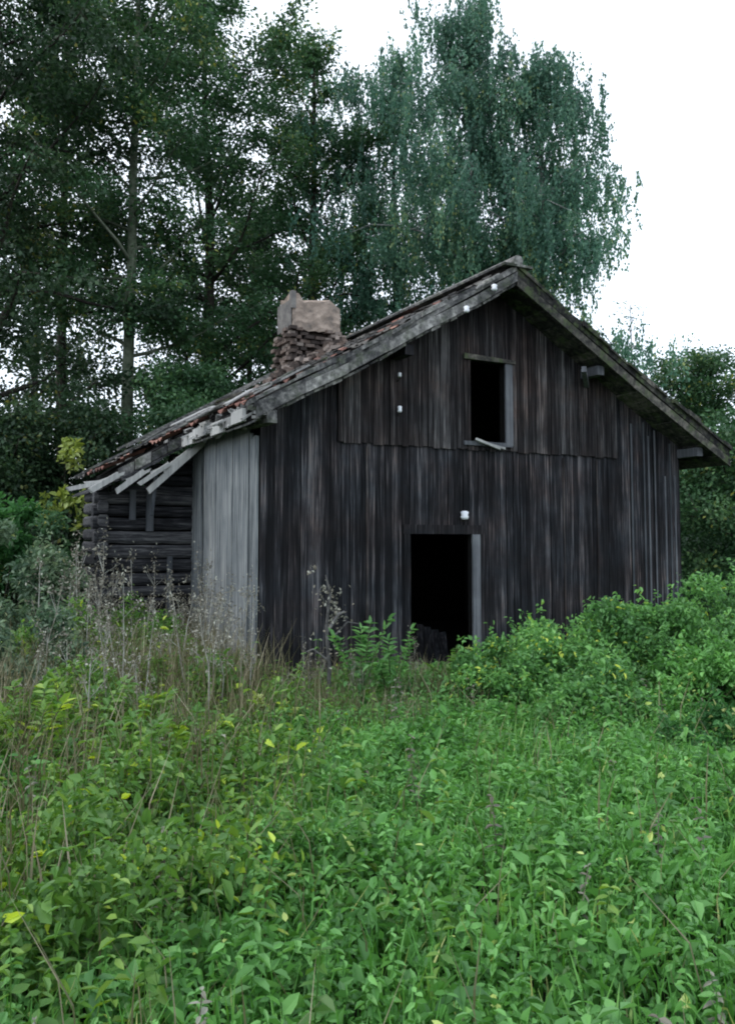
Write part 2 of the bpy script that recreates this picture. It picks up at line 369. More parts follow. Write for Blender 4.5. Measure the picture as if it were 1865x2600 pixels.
# silver grey side wall at the left corner
mb = MB()
for y0, y1, xo, top, tn in ((-.05, .20, 0, 3.20, .35), (.235, .54, -.012, 3.36, .75), (.545, .86, -.004, 3.38, .6), (.863, 1.24, -.016, 3.35, .7), (1.243, 1.60, -.006, 3.33, .55), (1.61, 1.98, -.014, 3.37, .65), (1.985, 2.22, -.004, 3.34, .5), (2.30, 2.56, -.018, 3.30, .6), (2.565, 2.82, -.010, 3.33, .7)):
    n = 5
    for k in range(n):     # each board splits into uneven ends at the top
        a_ = y0+(y1-y0)*k/n; b_ = y0+(y1-y0)*(k+1)/n-.001
        tp = top+random.uniform(-.05, .04); mb.box(xo-.028-random.uniform(0, .002), xo, a_, b_, -.25, tp, tn)
mb.build('side_wall', M['grey_wood'], barn)
# log wall of the lower wing, facing front
def log(mb, A, B, h, t, ax):
    """hewn log: an octagonal section with flattened faces, slightly wavy; ax = axis it runs along"""
    n = 7; rings = []; tn = random.random()
    for j in range(n):
        f = j/(n-1); c = Vector(A).lerp(Vector(B), f); dy = random.uniform(-.008, .008); dz = random.uniform(-.006, .006); k = random.uniform(.95, 1.03)
        for u, v in ((-.5, -.28), (-.32, -.5), (.32, -.5), (.5, -.28), (.5, .28), (.32, .5), (-.32, .5), (-.5, .28)):
            rings.append((c.x, c.y+u*t*k+dy, c.z+v*h*k+dz) if ax == 'x' else (c.x+u*t*k+dy, c.y, c.z+v*h*k+dz))
    F = [(j*8+k, j*8+(k+1) % 8, j*8+8+(k+1) % 8, j*8+8+k) for j in range(n-1) for k in range(8)]
    F += [tuple(range(8)), tuple((n-1)*8+k for k in range(8))]
    mb.poly(rings, F, tn)
mb = MB(); z = -.25
while z < 2.50:
    h = random.uniform(.17, .24); log(mb, (-1.47-random.uniform(0, .07), 2.86, z+h/2), (.06, 2.86, z+h/2), h-.022, .17, 'x'); z += h
for xa, z0 in ((-1.28, 2.52), (-.98, 2.69), (-.68, 2.86), (-.38, 3.03)): log(mb, (xa, 2.86, z0+.08), (.06, 2.86, z0+.08), .15, .16, 'x')
mb.build('log_wall', M['log'], barn)
mb = MB(); z = -.16
while z < 2.45:
    log(mb, (-1.40, 2.73+random.uniform(-.02, .02), z+.1), (-1.40, 4.0, z+.1), .17, .15, 'y'); z += .2
mb.build('outer_log_wall', M['log'], barn)
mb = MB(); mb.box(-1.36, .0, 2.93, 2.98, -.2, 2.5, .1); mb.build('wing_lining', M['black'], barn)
mb = MB()      # short planks nailed over the logs
mb.box(-.77, -.66, 2.70, 2.735, 1.98, 2.62, .3); mb.box(-1.02, -.93, 2.70, 2.73, 2.15, 2.6, .6)
mb.box(-.44, -.36, 2.70, 2.73, .2, 1.6, .2)
mb.build('nailed_plank', M['frame_wood'], barn)

# door frame, window frame
mb = MB()
mb.box(DX0-.12, DX1+.20, -.064, -.036, DZ1, DZ1+.13, .35)
mb.build('door_lintel', M['dark_wood'], barn)
mb = MB(); mb.box(DX1+.002, DX1+.13, -.075, -.036, -.2, DZ1-.003, .9); mb.build('door_jamb', M['frame_wood'], barn)
mb = MB(); mb.box(DX0-.10, DX0-.002, -.055, -.036, -.2, DZ1-.003, .1); mb.build('door_jamb', M['dark_wood'], barn)
mb = MB()
for k in range(4): mb.hexa([(DX0+.42+.14*k, .5, .05), (DX0+.55+.14*k, .5, .05), (DX0+.55+.14*k, .53, .05), (DX0+.42+.14*k, .53, .05), (DX0+.48+.13*k, .62, .62-.05*k), (DX0+.60+.13*k, .62, .60-.04*k), (DX0+.60+.13*k, .65, .60-.04*k), (DX0+.48+.13*k, .65, .62-.05*k)], .2)
mb.build('fallen_door_board', M['dark_wood'], barn)
wf = empty('window_frame', (0, 0, 0), barn)
mb = MB(); mb.box(WX1+.002, WX1+.13, -.095, -.062, WZ0-.04, WZ1+.0, .95); mb.build('frame_post', M['frame_wood'], wf)
mb = MB(); mb.box(WX0-.11, WX0-.002, -.08, -.062, WZ0-.02, WZ1, .05); mb.build('frame_post', M['gable_wood'], wf)
mb = MB(); mb.hexa([(WX0-.13, -.12, WZ1+.003), (WX1+.17, -.12, WZ1-.0), (WX1+.17, -.04, WZ1-.0), (WX0-.13, -.04, WZ1+.003), (WX0-.13, -.12, WZ1+.085), (WX1+.17, -.12, WZ1+.05), (WX1+.17, -.04, WZ1+.05), (WX0-.13, -.04, WZ1+.085)], .7)
mb.build('frame_head', M['roof_dark'], wf)
mb = MB(); mb.box(WX0-.12, WX1+.12, -.09, -.046, WZ0-.06, WZ0-.0, .6); mb.build('sill', M['frame_wood'], wf)
mb = MB(); mb.beam((WX0+.02, -.14, WZ0+.03), (WX1-.16, -.16, WZ0-.10), .04, .035, .9, jag=.03)
mb.beam((WX0+.12, -.12, WZ0-.01), (WX1-.03, -.12, WZ0-.09), .03, .03, .6, jag=.02)
tag(mb.build('broken_sill_board', M['bleached'], wf), 'pale broken board hanging slanted from the sill')

# ---- roof
def sb(mb, side, s0, s1, y0, y1, h0, h1, tint=None, dz=0):
    """box lying along the slope: s = horizontal distance from the ridge, h = height above the roof top line"""
    P = []
    for hh in (h0, h1):
        for s, yy in ((s0, y0), (s1, y0), (s1, y1), (s0, y1)):
            P.append((RX+side*s, yy, ZT-MS*s+hh+dz+sag(s, side)))
    if side > 0: mb.hexa(P, tint)
    else: mb.hexa([P[i] for i in (1, 0, 3, 2, 5, 4, 7, 6)], tint)
YF = -.55
roof = empty('roof', (0, 0, 0), barn)
# deck
for side, smax in ((-1, 4.02), (1, 4.30)):
    mb = MB(); s = .0
    while s < smax:
        w = random.uniform(.11, .16); dy = random.uniform(-.03, .015)
        sb(mb, side, s, min(s+w-.008, smax), YF+.03+dy, 6.6, -.335+random.uniform(-.012, .012), -.30, random.random()); s += w
    mb.build('roof_deck', M['roof_wood'] if side < 0 else M['roof_dark'], roof)
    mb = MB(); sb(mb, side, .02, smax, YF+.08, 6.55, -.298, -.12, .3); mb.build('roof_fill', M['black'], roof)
mb = MB()
for a in np.arange(4.04, 5.0, .24): sb(mb, -1, a, a+.225, 2.345+random.uniform(-.02, .01), 2.385, -.27+random.uniform(-.03, .02), -.12+random.uniform(-.03, .03))
mb.build('wing_verge_board', M['roof_wood'], roof)
mb = MB(); y = -.45
while y < 6.4:
    l = random.uniform(.3, .7); zz = zt(-.3)-.21+random.uniform(-.03, .03); mb.box(-.345-random.uniform(0, .02), -.315, y, y+l-.02, zz-random.uniform(.06, .10), zz+random.uniform(.05, .09)); y += l
mb.build('eave_board', M['bleached'], roof)
# wing deck
mb = MB(); s = 4.03
while s < 5.22:
    w = random.uniform(.11, .16); sb(mb, -1, s, s+w-.01, 2.30+random.uniform(-.05, .05), 4.9+random.uniform(-.2, .3), -.33+random.uniform(-.02, .02), -.29); s += w
mb.build('wing_deck', M['log'], roof)
mb = MB(); sb(mb, -1, 4.03, 5.0, 2.4, 4.8, -.28, -.14, .3); mb.build('wing_fill', M['black'], roof)
# verge boards
mb = MB()
for a, b in ((.0, .7), (.7, 1.4), (1.4, 2.1), (2.105, 2.7), (2.7, 3.3), (3.3, 3.95)):
    j = random.uniform(-.012, .012); sb(mb, -1, a, b, YF-.035, YF-.005, -.285+j, -.145+j)
mb.build('barge_board', M['roof_wood'], roof)
mb = MB(); sb(mb, -1, .0, 2.4, YF-.02, YF+.2, -.135, -.075); sb(mb, -1, 2.41, 3.98, YF-.03, YF+.2, -.14, -.085); mb.build('verge_cap', M['roof_wood'], roof)
mb = MB(); sb(mb, 1, .0, 2.2, YF-.035, YF-.005, -.36, -.22); sb(mb, 1, 2.205, 4.29, YF-.037, YF-.007, -.365, -.225); mb.build('barge_board', M['roof_dark'], roof)
mb = MB(); sb(mb, 1, .0, 4.31, YF-.005, YF+.2, -.20, -.09); mb.build('verge_cap', M['roof_dark'], roof)
# ragged roof layer over the verge: short overlapping pieces
for side, smax, mat in ((-1, 4.0, 'roof_wood'), (1, 4.28, 'roof_dark')):
    mb = MB(); s = .05
    while s < smax:
        w = random.uniform(.16, .34)
        sb(mb, side, s, min(s+w, smax+.05), YF-.02+random.uniform(-.05, .03), YF+.28, -.075+random.uniform(-.01, .01), -.03+random.uniform(-.01, .035)); s += w*.93
    mb.build('verge_slat', M[mat], roof)
# tiles
def tiles(mb, side, s0, s1, y0, y1, miss, red):
    mbr = MB(); s = s0; row = 0
    while s < s1:
        yy = y0
        while yy < y1:
            p = miss(s, yy)
            if random.random() > p:
                t = mbr if red(s, yy) else mb
                V = []; lift = random.uniform(0, .012) + (.02 if random.random() < .08 else 0)
                for j in range(6):
                    yj = yy+.235*j/5; c = .022*math.cos(j/5*2*math.pi)
                    V.append((RX+side*(s-.02), yj, zt(RX+side*(s-.02))-.055+c+lift))
                for j in range(6):
                    yj = yy+.235*j/5; c = .022*math.cos(j/5*2*math.pi)
                    V.append((RX+side*(s+.30), yj, zt(RX+side*(s+.30))-.020+c+lift))
                Vb = [(x, y_, z-.014) for x, y_, z in V]
                F = [(j, j+1, j+7, j+6) for j in range(5)] + [(12+j, 18+j, 19+j, 13+j) for j in range(5)] + [(6+j, 7+j, 19+j, 18+j) for j in range(5)]
                t.poly(V+Vb, F, random.random())
            yy += .225
        s += .28; row += 1
    return mbr
mb = MB()
mr = tiles(mb, -1, .12, 3.95, YF+.02, 6.3, lambda s, y: .05 if s < 2.4 else .3, lambda s, y: (s > 2.5 and y < 4.8 and random.random() < .6) or random.random() < (.10 if s > 1.2 else .03))
mr2 = tiles(mb, -1, 4.05, 5.0, 2.4, 4.7, lambda s, y: .3, lambda s, y: y < 4.2 and random.random() < .6)
mb.build('roof_tiles', M['tile'], roof); mr.build('red_roof_tiles', M['tile_red'], roof); mr2.build('red_wing_tiles', M['tile_red'], roof)
mb = MB(); mr = tiles(mb, 1, .12, 4.3, YF+.02, 6.3, lambda s, y: .03, lambda s, y: False); mb.build('roof_tiles', M['tile'], roof)
# boards lying on the back half of the left slope (the long grey strips at the skyline)
mb = MB()
for y0, a, b, h in ((5.9, .9, 4.1, .10), (6.25, .6, 4.2, .14), (6.45, .3, 4.15, .12), (4.6, 2.6, 5.1, .05), (4.8, 3.6, 5.2, .03)):
    sb(mb, -1, a, b, y0, y0+.16, h-.04, h)
mb.build('wind_board', M['roof_wood'], roof)
mb = MB()
mb.tube([(RX, YF-.06, ZT+.0), (RX, 2.5, ZT+.01), (RX, 6.55, ZT-.01)], .085, n=8)
mb.beam((RX-.14, YF-.07, ZT-.07), (RX-.14, 6.5, ZT-.07), .22, .035); mb.beam((RX+.14, YF-.07, ZT-.07), (RX+.14, 6.5, ZT-.07), .22, .035)
mb.build('ridge_board', M['roof_wood'], roof)
# purlin and plate ends under the overhang, with a brace
for x in (5.38, WW+.02, 2.0):
    mb = MB(); mb.beam((x, YF+.10, zt(x)-TH-.07), (x, .02, zt(x)-TH-.07), .13, .14, .7); mb.build('purlin_end', M['dark_wood'] if x < 3 else M['frame_wood'], barn)
mb = MB(); mb.beam((-.02, YF-.02, 3.36), (-.02, .5, 3.38), .14, .16, .6, jag=.02); mb.build('purlin_end', M['roof_wood'], barn)
mb = MB(); mb.beam((5.42, -.08, 4.28), (5.0, -.5, 4.42), .07, .09, .9); mb.build('brace', M['frame_wood'], barn)

# broken bleached pieces along the ruined left eave
mb = MB()
y = -.6
while y < 2.4:
    l = random.uniform(.12, .4)
    mb.beam((-.10+random.uniform(-.08, .05), y, 3.42+random.uniform(-.05, .05)), (-.16+random.uniform(-.14, .05), y+l, 3.42+random.uniform(-.07, .05)), random.uniform(.04, .12), random.uniform(.02, .06), random.random(), jag=.04)
    y += l*.6
for i in range(46):
    y = random.uniform(-.5, 2.5); c = Vector((-.10-random.uniform(0, .22), y, 3.40+random.uniform(-.06, .10)))
    d = Vector((random.uniform(-.6, .2), random.uniform(-1, 1), random.uniform(-.4, .3))).normalized()*random.uniform(.06, .17)
    mb.beam(c-d, c+d, random.uniform(.05, .11), random.uniform(.02, .05), random.random(), jag=.03)
for i in range(14):
    y = random.uniform(-.45, 2.2)
    mb.beam((.1, y, zt(.1)-.16), (-.32-random.uniform(0, .12), y+random.uniform(-.1, .1), zt(-.36)-.22+random.uniform(-.04, .04)), .07, .025, random.random(), jag=.04)
tag(mb.build('broken_eave_boards', M['bleached'], roof), 'bleached splintered boards along the ruined left eave')
for a, b, w in (((.04, 3.40), (-.86, 2.56), .09), ((-.94, 2.84), (-1.31, 2.55), .08), ((-1.31, 2.78), (-1.69, 2.54), .08), ((-.55, 2.98), (-1.0, 2.66), .06), ((-1.45, 2.68), (-1.98, 2.56), .06), ((-.2, 3.2), (-.62, 2.86), .1)):
    mb = MB(); y = 2.22+random.uniform(-.05, .05); n = 3; P0 = Vector((a[0], y, a[1])); P1 = Vector((b[0], y+random.uniform(-.05, .05), b[1]))
    mb.beam(P0, P1, .05, w, random.uniform(.4, 1), jag=.03)
    mb.beam(P0+Vector((.1, .03, .03)), P0.lerp(P1, .6)+Vector((0, .03, .05)), .04, w*.5, random.uniform(.3, 1), jag=.03)
    mb.build('slipped_board', M['bleached'], roof)
mb = MB(); mb.beam((-.74, 2.25, 2.85), (-.79, 2.3, 2.2), .05, .03, .3, up=(0, 1, 0), jag=.02); mb.build('slipped_board', M['frame_wood'], roof)

for i in range(30):
    s = random.uniform(2.2, 4.0); y = random.uniform(-.4, 4.2); L_ = random.uniform(.25, .7); hh = random.uniform(.0, .09)
    mb = MB(); a = Vector((RX-s, y, zt(RX-s)+hh)); s2 = min(s+L_, 4.3); b = Vector((RX-s2, y+random.uniform(-.25, .25), zt(RX-s2)+hh+random.uniform(-.04, .05)))
    mb.beam(a, b, random.uniform(.07, .14), random.uniform(.018, .03), random.random(), jag=.04); mb.build('loose_board', M[random.choice(['roof_wood', 'roof_wood', 'roof_dark', 'bleached'])], roof)
# ---- chimney
ch = empty('chimney', (0, 0, 0), roof)
CX0, CX1, CY0, CY1 = 2.65, 3.68, 5.25, 5.95
mb = MB(); nx, ny, nz_ = 9, 6, 8
def cz(u, v):   # broken top outline
    return 6.64 + .04*math.sin(u*9+1) + (.07 if u < .12 else 0) + .04*math.sin(v*7) - .10*max(0, u-.8)/.2
rows = []
for iz in range(nz_+1):
    t = iz/nz_; ring = []
    per = [(u/nx, 0) for u in range(nx)] + [(1, v/ny) for v in range(ny)] + [(1-u/nx, 1) for u in range(nx)] + [(0, 1-v/ny) for v in range(ny)]
    for u, v in per:
        z = 6.04 + (cz(u, v)-6.04)*t + (random.uniform(-.03, .03) if iz in (0, nz_) else 0)
        j = .012
        ring.append((CX0+(CX1-CX0)*u+random.uniform(-j, j), CY0+(CY1-CY0)*v+random.uniform(-j, j), z))
    rows.append(ring)
n = len(rows[0]); V = [p for r in rows for p in r]; F = []
for i in range(nz_):
    for k in range(n): F.append((i*n+k, i*n+(k+1) % n, (i+1)*n+(k+1) % n, (i+1)*n+k))
F.append(tuple(nz_*n+k for k in range(n)))
mb.poly(V, F, .5); mb.build('plaster', M['plaster'], ch)
mb = MB(); mb.box(CX0-.05, CX0-.022, CY0+.02, CY1, 6.05, 6.62, .4); mb.box(CX0-.04, CX0+.06, CY0-.02, CY0+.10, 6.45, 6.80, .5)
mb.build('grey_render', M['plaster_grey'], ch)
mb = MB(); z = 5.0; row = 0
while z < 6.02:
    off = (row % 2)*.11
    flare = max(0, .12-(6.12-z)*.0)*1
    for face in range(2):
        k = 0
        L = (CX1-CX0+.10) if face == 0 else (CY1-CY0+.1)
        q = -off
        while q < L:
            if random.random() < .84:
                l = .20*random.uniform(.6, 1.05); j = random.uniform(-.05, .035)
                if face == 0:
                    x = CX0-.05+q
                    if x+l > CX0-.1 and x < CX1+.1 and not (z > 5.93 and abs(x-3.02) < .12): mb.box(x, x+l, CY0+j-.02, CY0+.12, z, z+.065)
                else:
                    y = CY0+q; mb.box(CX0-.07+j, CX0+.05, y, y+l, z, z+.065)
            q += .215
    z += .078; row += 1
mb.box(CX0+.05, CX1-.03, CY0+.14, CY1, 5.0, 6.1, .1)
for i in range(95):      # rubble lying round the foot
    a = random.uniform(0, 6.28); rr = random.uniform(.3, 1.25)
    x = 3.15+math.cos(a)*rr*.95; y = 5.3-abs(math.sin(a))*rr*.8
    z = zt(x)+random.uniform(.0, .22)*(1.2-rr) 
    d = Vector((random.uniform(-1, 1), random.uniform(-1, 1), random.uniform(-.3, .3))).normalized()*random.uniform(.05, .11)
    mb.beam(Vector((x, y, z))-d, Vector((x, y, z))+d, .11, .07, random.random(), jag=.01)
mb.build('brick', M['brick'], ch)

# porcelain insulators
def insulator(x, y, z, r=.04, h=.09, par=barn):
    mb = MB(); mb.tube([(x, y-.02, z-h/2), (x, y-.02, z-h*.2), (x, y-.02, z), (x, y-.02, z+h*.35), (x, y-.02, z+h/2)], [r*.75, r, r*.8, r, r*.5], n=12, tint=.5)
    return mb.build('insulator', M['porcelain'], par, smooth=True)
insulator(2.02, -.12, 4.13, .026, .06); insulator(2.02, -.12, 3.65, .032, .09)
insulator(3.07, -.13, 2.20, .06, .12)
insulator(3.27, YF-.07, 5.40, .042, .09, roof); insulator(2.80, YF-.07, 5.03, .042, .09, roof)
mb = MB()
for x, z in ((2.02, 4.06), (2.02, 3.58), (3.07, 2.12)):
    mb.tube([(x, -.05, z), (x, -.12, z-.01), (x, -.14, z+.04)], .008, n=6, tint=.2)
mb.build('insulator_hook', M['bark'], barn)

# ================================================================ TREES
rg = np.random.default_rng(11)
def vec(a): return np.array(a, float)
def grow(name, label, cat, loc, height, tr, crown_r, crown_base, mat, bark, seed, n_leaf=30000, leaf=.11, droop=0., lean=(0, 0), n_limb=22, spread=.33, group=None, shape=1., up_ang=.5, n_sub=7):
    rng = np.random.default_rng(seed)
    root = empty(name, loc); tag(root, label, cat, group)
    mb = MB()
    # trunk
    K = 10; tp = []
    wob = rng.normal(0, .10, (K+1, 2)).cumsum(0)*.5
    for i in range(K+1):
        t = i/K; tp.append(vec([lean[0]*t+wob[i, 0]*tr*4, lean[1]*t+wob[i, 1]*tr*4, -.3+(height*.96+.3)*t]))
    tp[0][:2] = 0
    mb.tube([Vector(p) for p in tp], [tr*(1-.88*(i/K))**.9*(1.25 if i == 0 else 1) for i in range(K+1)], n=9)
    def tpos(t):
        a = min(int(t*K), K-1); f = t*K-a; return tp[a]*(1-f)+tp[a+1]*f
    tips = []; wts = []
    for i in range(n_limb):
        t = crown_base + (1-crown_base)*((i+rng.uniform(0, 1))/n_limb)*.97
        u = (t-crown_base)/(1-crown_base)
        prof = (math.sin(min(.97, u*.9+.12)*math.pi)**.45)*(1-.25*u) if shape == 1 else (1-u*.85)
        L = crown_r*max(.25, prof)*rng.uniform(.75, 1.15)
        az = i*2.4+rng.uniform(-.5, .5); el = up_ang*(.5+u)*rng.uniform(.2, 1.9)
        p = tpos(t); d = vec([math.cos(az)*math.cos(el), math.sin(az)*math.cos(el), math.sin(el)])
        P = [p]; q = p.copy(); dd = d.copy()
        for s in range(6):
            dd = dd + rng.normal(0, .12, 3); dd[2] += .05-droop*.16*s*.5; dd /= np.linalg.norm(dd); q = q+dd*L/6; P.append(q.copy())
        r0 = tr*(1-.85*t)*.42
        mb.tube([Vector(x) for x in P], [max(.008, r0*(1-.85*j/6)) for j in range(7)], n=5)
        for k in range(n_sub):
            j = rng.uniform(1.2, 6); a = int(min(j, 5)); f = j-a; b = P[a]*(1-f)+P[min(a+1, 6)]*f if j < 6 else P[6]
            sd = rng.normal(0, 1, 3); sd[2] = sd[2]*.5+.15; sd /= np.linalg.norm(sd)
            sl = L*.30*rng.uniform(.5, 1.2)+.25
            e = b+sd*sl
            mb.tube([Vector(b), Vector((b+e)/2+rng.normal(0, .04, 3)), Vector(e)], [max(.006, r0*.3), .008, .005], n=3)
            tips.append((b, e)); wts.append(sl+.25)
    mb.build('trunk', bark, root, smooth=True)
    wts = np.array(wts)/sum(wts); cnt = rng.multinomial(n_leaf, wts)
    PP = []; TT = []; AX = []
    for (b, e), c in zip(tips, cnt):
        if c == 0: continue
        ct = rng.uniform(.1, .75)
        if droop > .5:
            ns = max(3, c//26); st = b+(e-b)*rng.uniform(.2, 1.1, (ns, 1))+rng.normal(0, spread*.6, (ns, 3))
            which = rng.integers(0, ns, c); ln = rng.uniform(.5, 1.5, ns)
            h = rng.uniform(0, 1, c)
            pts = st[which] + np.stack([rng.normal(0, .035, c), rng.normal(0, .035, c), -h*ln[which]], 1)
            sway = rng.normal(0, .12, (ns, 2)); pts[:, :2] += sway[which]*h[:, None]
            PP.append(pts); AX.append(np.tile([0, 0, -1.2], (c, 1)))
        else:
            f = rng.uniform(.1, 1.15, (c, 1)); o = rng.normal(0, 1, (c, 3)); o /= np.linalg.norm(o, axis=1)[:, None]
            o *= (rng.uniform(0, 1, (c, 1))**.5)*spread*1.5; o[:, 2] *= .65
            PP.append(b+(e-b)*f+o); AX.append((e-b)/np.linalg.norm(e-b)*.4+o*.8)
        TT.append(np.clip(ct+rng.normal(0, .16, c), 0, .97)+(rng.random(c) < .012)*.3)
    P = np.concatenate(PP); T = np.clip(np.concatenate(TT), 0, 1)
    Q = leaf_quads(P, leaf*rng.uniform(.7, 1.25, len(P)), rng, axis=np.concatenate(AX), up=.5)
    quads('crown', Q, T, mat, root)
    return root

def place(px, D):      # world ground position seen at photo column px (overview scale, 1627 wide) and depth D
    yaw = R(27.38); s = (px*1.14626-932.5)/2230.5
    return (-3.912+D*(math.sin(yaw)+math.cos(yaw)*s), -10.625+D*(math.cos(yaw)-math.sin(yaw)*s), -.15)

G = 'tall trees standing behind the barn'
def T(label, px, D, h, tr, cr_, cb, mat, bark, seed, **k):
    return grow('broadleaf_tree' if mat != 'birch' else 'birch_tree', label, 'tree', place(px, D), h, tr, cr_, cb, LM[mat], M[bark], seed, group=G, **k)
T('dark broadleaf tree nearest the left edge of the photo', -40, 20, 19, .26, 4.6, .10, 'dark', 'bark', 1, n_leaf=45379, leaf=.13, n_limb=36, spread=.33)
T('tree with a straight pale green trunk left of the chimney', 272, 22, 20, .20, 4.2, .34, 'mid', 'bark_pale', 2, n_leaf=45747, leaf=.12, n_limb=34, spread=.33)
T('slim dark tree between the pale trunk and the left edge', 130, 26, 20, .22, 4.2, .46, 'dark', 'bark', 3, n_leaf=30740, leaf=.13, spread=.34, n_limb=28)
T('dense green tree just left of the chimney', 470, 26, 20, .26, 4.8, .10, 'mid', 'bark', 4, n_leaf=49771, leaf=.13, n_limb=40, spread=.33)
T('tall green tree rising directly behind the chimney', 690, 29, 20, .26, 4.6, .12, 'mid', 'bark', 5, n_leaf=51236, leaf=.135, n_limb=36, spread=.33)
T('thin dark trunked tree above the middle of the left roof slope', 880, 28, 19, .15, 4.2, .46, 'birch', 'bark', 6, n_leaf=48859, leaf=.11, droop=1, n_limb=30)
T('weeping birch behind the roof ridge', 1050, 25, 18.5, .2, 4.2, .2, 'birch', 'bark_birch', 7, n_leaf=97718, leaf=.10, droop=1, n_limb=40)
T('weeping birch right of the roof ridge against the white sky', 1225, 24, 16.5, .18, 3.5, .2, 'birch', 'bark_birch', 8, n_leaf=89575, leaf=.10, droop=1, n_limb=38)
T('thin sparse sapling against the sky behind the right roof slope', 1412, 27, 9.8, .06, .9, .5, 'birch', 'bark', 9, n_leaf=700, leaf=.10, n_limb=12, n_sub=3)
T('young sparse tree with wispy top over the right hedge', 1530, 29, 9.0, .06, 1.0, .5, 'birch', 'bark', 10, n_leaf=900, leaf=.11, n_limb=12, n_sub=3)
T('bushy tree at the right edge above the right eave', 1590, 25, 7.4, .16, 3.2, .12, 'mid', 'bark', 12, n_leaf=38426, leaf=.11, spread=.33)
T('dark tree beside the right wall of the barn', 1640, 18, 4.6, .14, 2.6, .08, 'mid', 'bark', 13, n_leaf=32936, leaf=.10, spread=.33)
T('broad tree far behind the left hedge', 60, 34, 15, .26, 5, .1, 'dark', 'bark', 14, n_leaf=20128, leaf=.17, spread=.36)
T('dark broad tree filling the gap left of the chimney', 545, 33, 15, .2, 4.6, .12, 'dark', 'bark', 18, n_leaf=30000, leaf=.16, n_limb=32, spread=.4)
T('low round tree behind the left wing roof', 410, 21, 6.0, .14, 2.9, .1, 'mid', 'bark', 15, n_leaf=31106, leaf=.11, spread=.33)
T('low dark tree left of the wing roof', 190, 19.5, 4.9, .12, 2.4, .1, 'dark', 'bark', 16, n_leaf=27446, leaf=.11, spread=.33)
T('low dark tree at the left edge behind the blue green bush', 20, 18, 4.4, .12, 2.4, .1, 'dark', 'bark', 17, n_leaf=23788, leaf=.11, spread=.33)

# far wood behind everything: one mass nobody could count
rng = np.random.default_rng(40); n = 60000
ang = rng.uniform(-.75, .95, n); dist = rng.uniform(38, 46, n)
top = 5.0+1.2*np.sin(ang*17)+.8*np.sin(ang*41+1)
top = np.where(ang > .42, 4.6+.6*np.sin(ang*31), top)
zz = rng.uniform(0, 1, n)**.8*top
yaw = R(27.38)
P = np.stack([-3.9+dist*np.sin(yaw+ang*.62), -10.6+dist*np.cos(yaw+ang*.62), zz], 1)
far = quads('far_wood', leaf_quads(P, rng.uniform(.3, .6, n), rng), rng.uniform(.0, .8, n), LM['dark'])
tag(far, 'dark far wood behind the trees', 'wood', kind='stuff')

# ================================================================ SHRUBS
def shrub(name, label, cat, loc, rx, ry, h, mat, seed, n_leaf=9000, leaf=.055, group=None, clumps=26, yellow=.02, stems=16, twig=True, flat=.35):
    rng = np.random.default_rng(seed); loc = (loc[0], loc[1], float(gz(loc[0], loc[1])))
    root = empty(name, loc); tag(root, label, cat, group)
    mb = MB(); cl = []
    for i in range(clumps):
        a = rng.uniform(0, 2*math.pi); r = rng.uniform(0, 1)**.5
        x, y = math.cos(a)*r*rx, math.sin(a)*r*ry
        z = h*(1-r*r*.75)*rng.uniform(flat, 1.0)
        cl.append((x, y, z))
    for x, y, z in cl[:stems]:
        m = Vector((x*.5+rng.normal(0, .05), y*.5, z*.55))
        mb.tube([(x*.15, y*.15, -.05), m, (x, y, z)], [.016, .010, .004], n=5)
    mb.build('stem', M['bark'], root)
    cr0 = (rx+ry)/2*.34
    cnt = rng.multinomial(n_leaf, np.ones(clumps)/clumps); PP = []; TT = []
    for (x, y, z), c in zip(cl, cnt):
        R0 = cr0*rng.uniform(.7, 1.3)
        o = rng.normal(0, 1, (c, 3)); o /= np.linalg.norm(o, axis=1)[:, None]; o *= (rng.uniform(.15, 1, (c, 1))**.6)*R0
        o[:, 2] *= .75
        p = np.array([x, y, z])+o; PP.append(p)
        yl = yellow*(4 if rng.random() < .2 else .6)
        TT.append(np.where(rng.random(c) < yl, 1, np.clip(rng.uniform(.15, .7)+rng.normal(0, .18, c), 0, .9)))
    # sprays that break the outline
    ns = int(clumps*1.2)
    for i in range(ns):
        x, y, z = cl[rng.integers(0, clumps)]; d = np.array([x*.6, y*.6, h*.9])+rng.normal(0, .35, 3); d /= np.linalg.norm(d)
        L = rng.uniform(.7, 1.6)*cr0+.08; c = 22
        f = rng.uniform(.2, 1, (c, 1)); PP.append(np.array([x, y, z])+d*f*L+rng.normal(0, .018, (c, 3))); TT.append(np.clip(rng.uniform(.3, .8)+rng.normal(0, .1, c), 0, 1))
    P = np.concatenate(PP); T_ = np.concatenate(TT); k = P[:, 2] > 0; P = P[k]; T_ = T_[k]
    quads('foliage', leaf_fine(P, leaf*rng.uniform(.55, 1.5, len(P)), rng, up=1.0), T_, mat, root)
    return root
# right hand bushes
GR = 'bushes on the right in front of the barn'
shrub('leafy_bush', 'tall bright bush at the right edge reaching the barn corner', 'bush', (5.0, -2.9), .95, .9, 1.45, LM['bush'], 31, 15000, group=GR, clumps=34)
shrub('leafy_bush', 'rounded green bush right of the doorway, widest of the row', 'bush', (3.30, -2.3), 1.05, .8, 1.30, LM['bush'], 32, 19000, group=GR, yellow=.03, clumps=34)
shrub('leafy_bush', 'yellow flecked low bush just right of the doorway', 'bush', (2.30, -2.2), .66, .55, .98, LM['bush'], 33, 9500, group=GR, yellow=.03, clumps=22)
shrub('leafy_bush', 'bush filling the gap between the two tall right bushes', 'bush', (4.15, -2.75), .8, .6, 1.38, LM['bush'], 34, 14000, group=GR, yellow=.02, clumps=24)
shrub('leafy_bush', 'dark gapped bush below the tall bush at the right edge', 'bush', (3.75, -3.9), .85, .7, .85, LM['weed'], 35, 11000, group=GR, clumps=24)
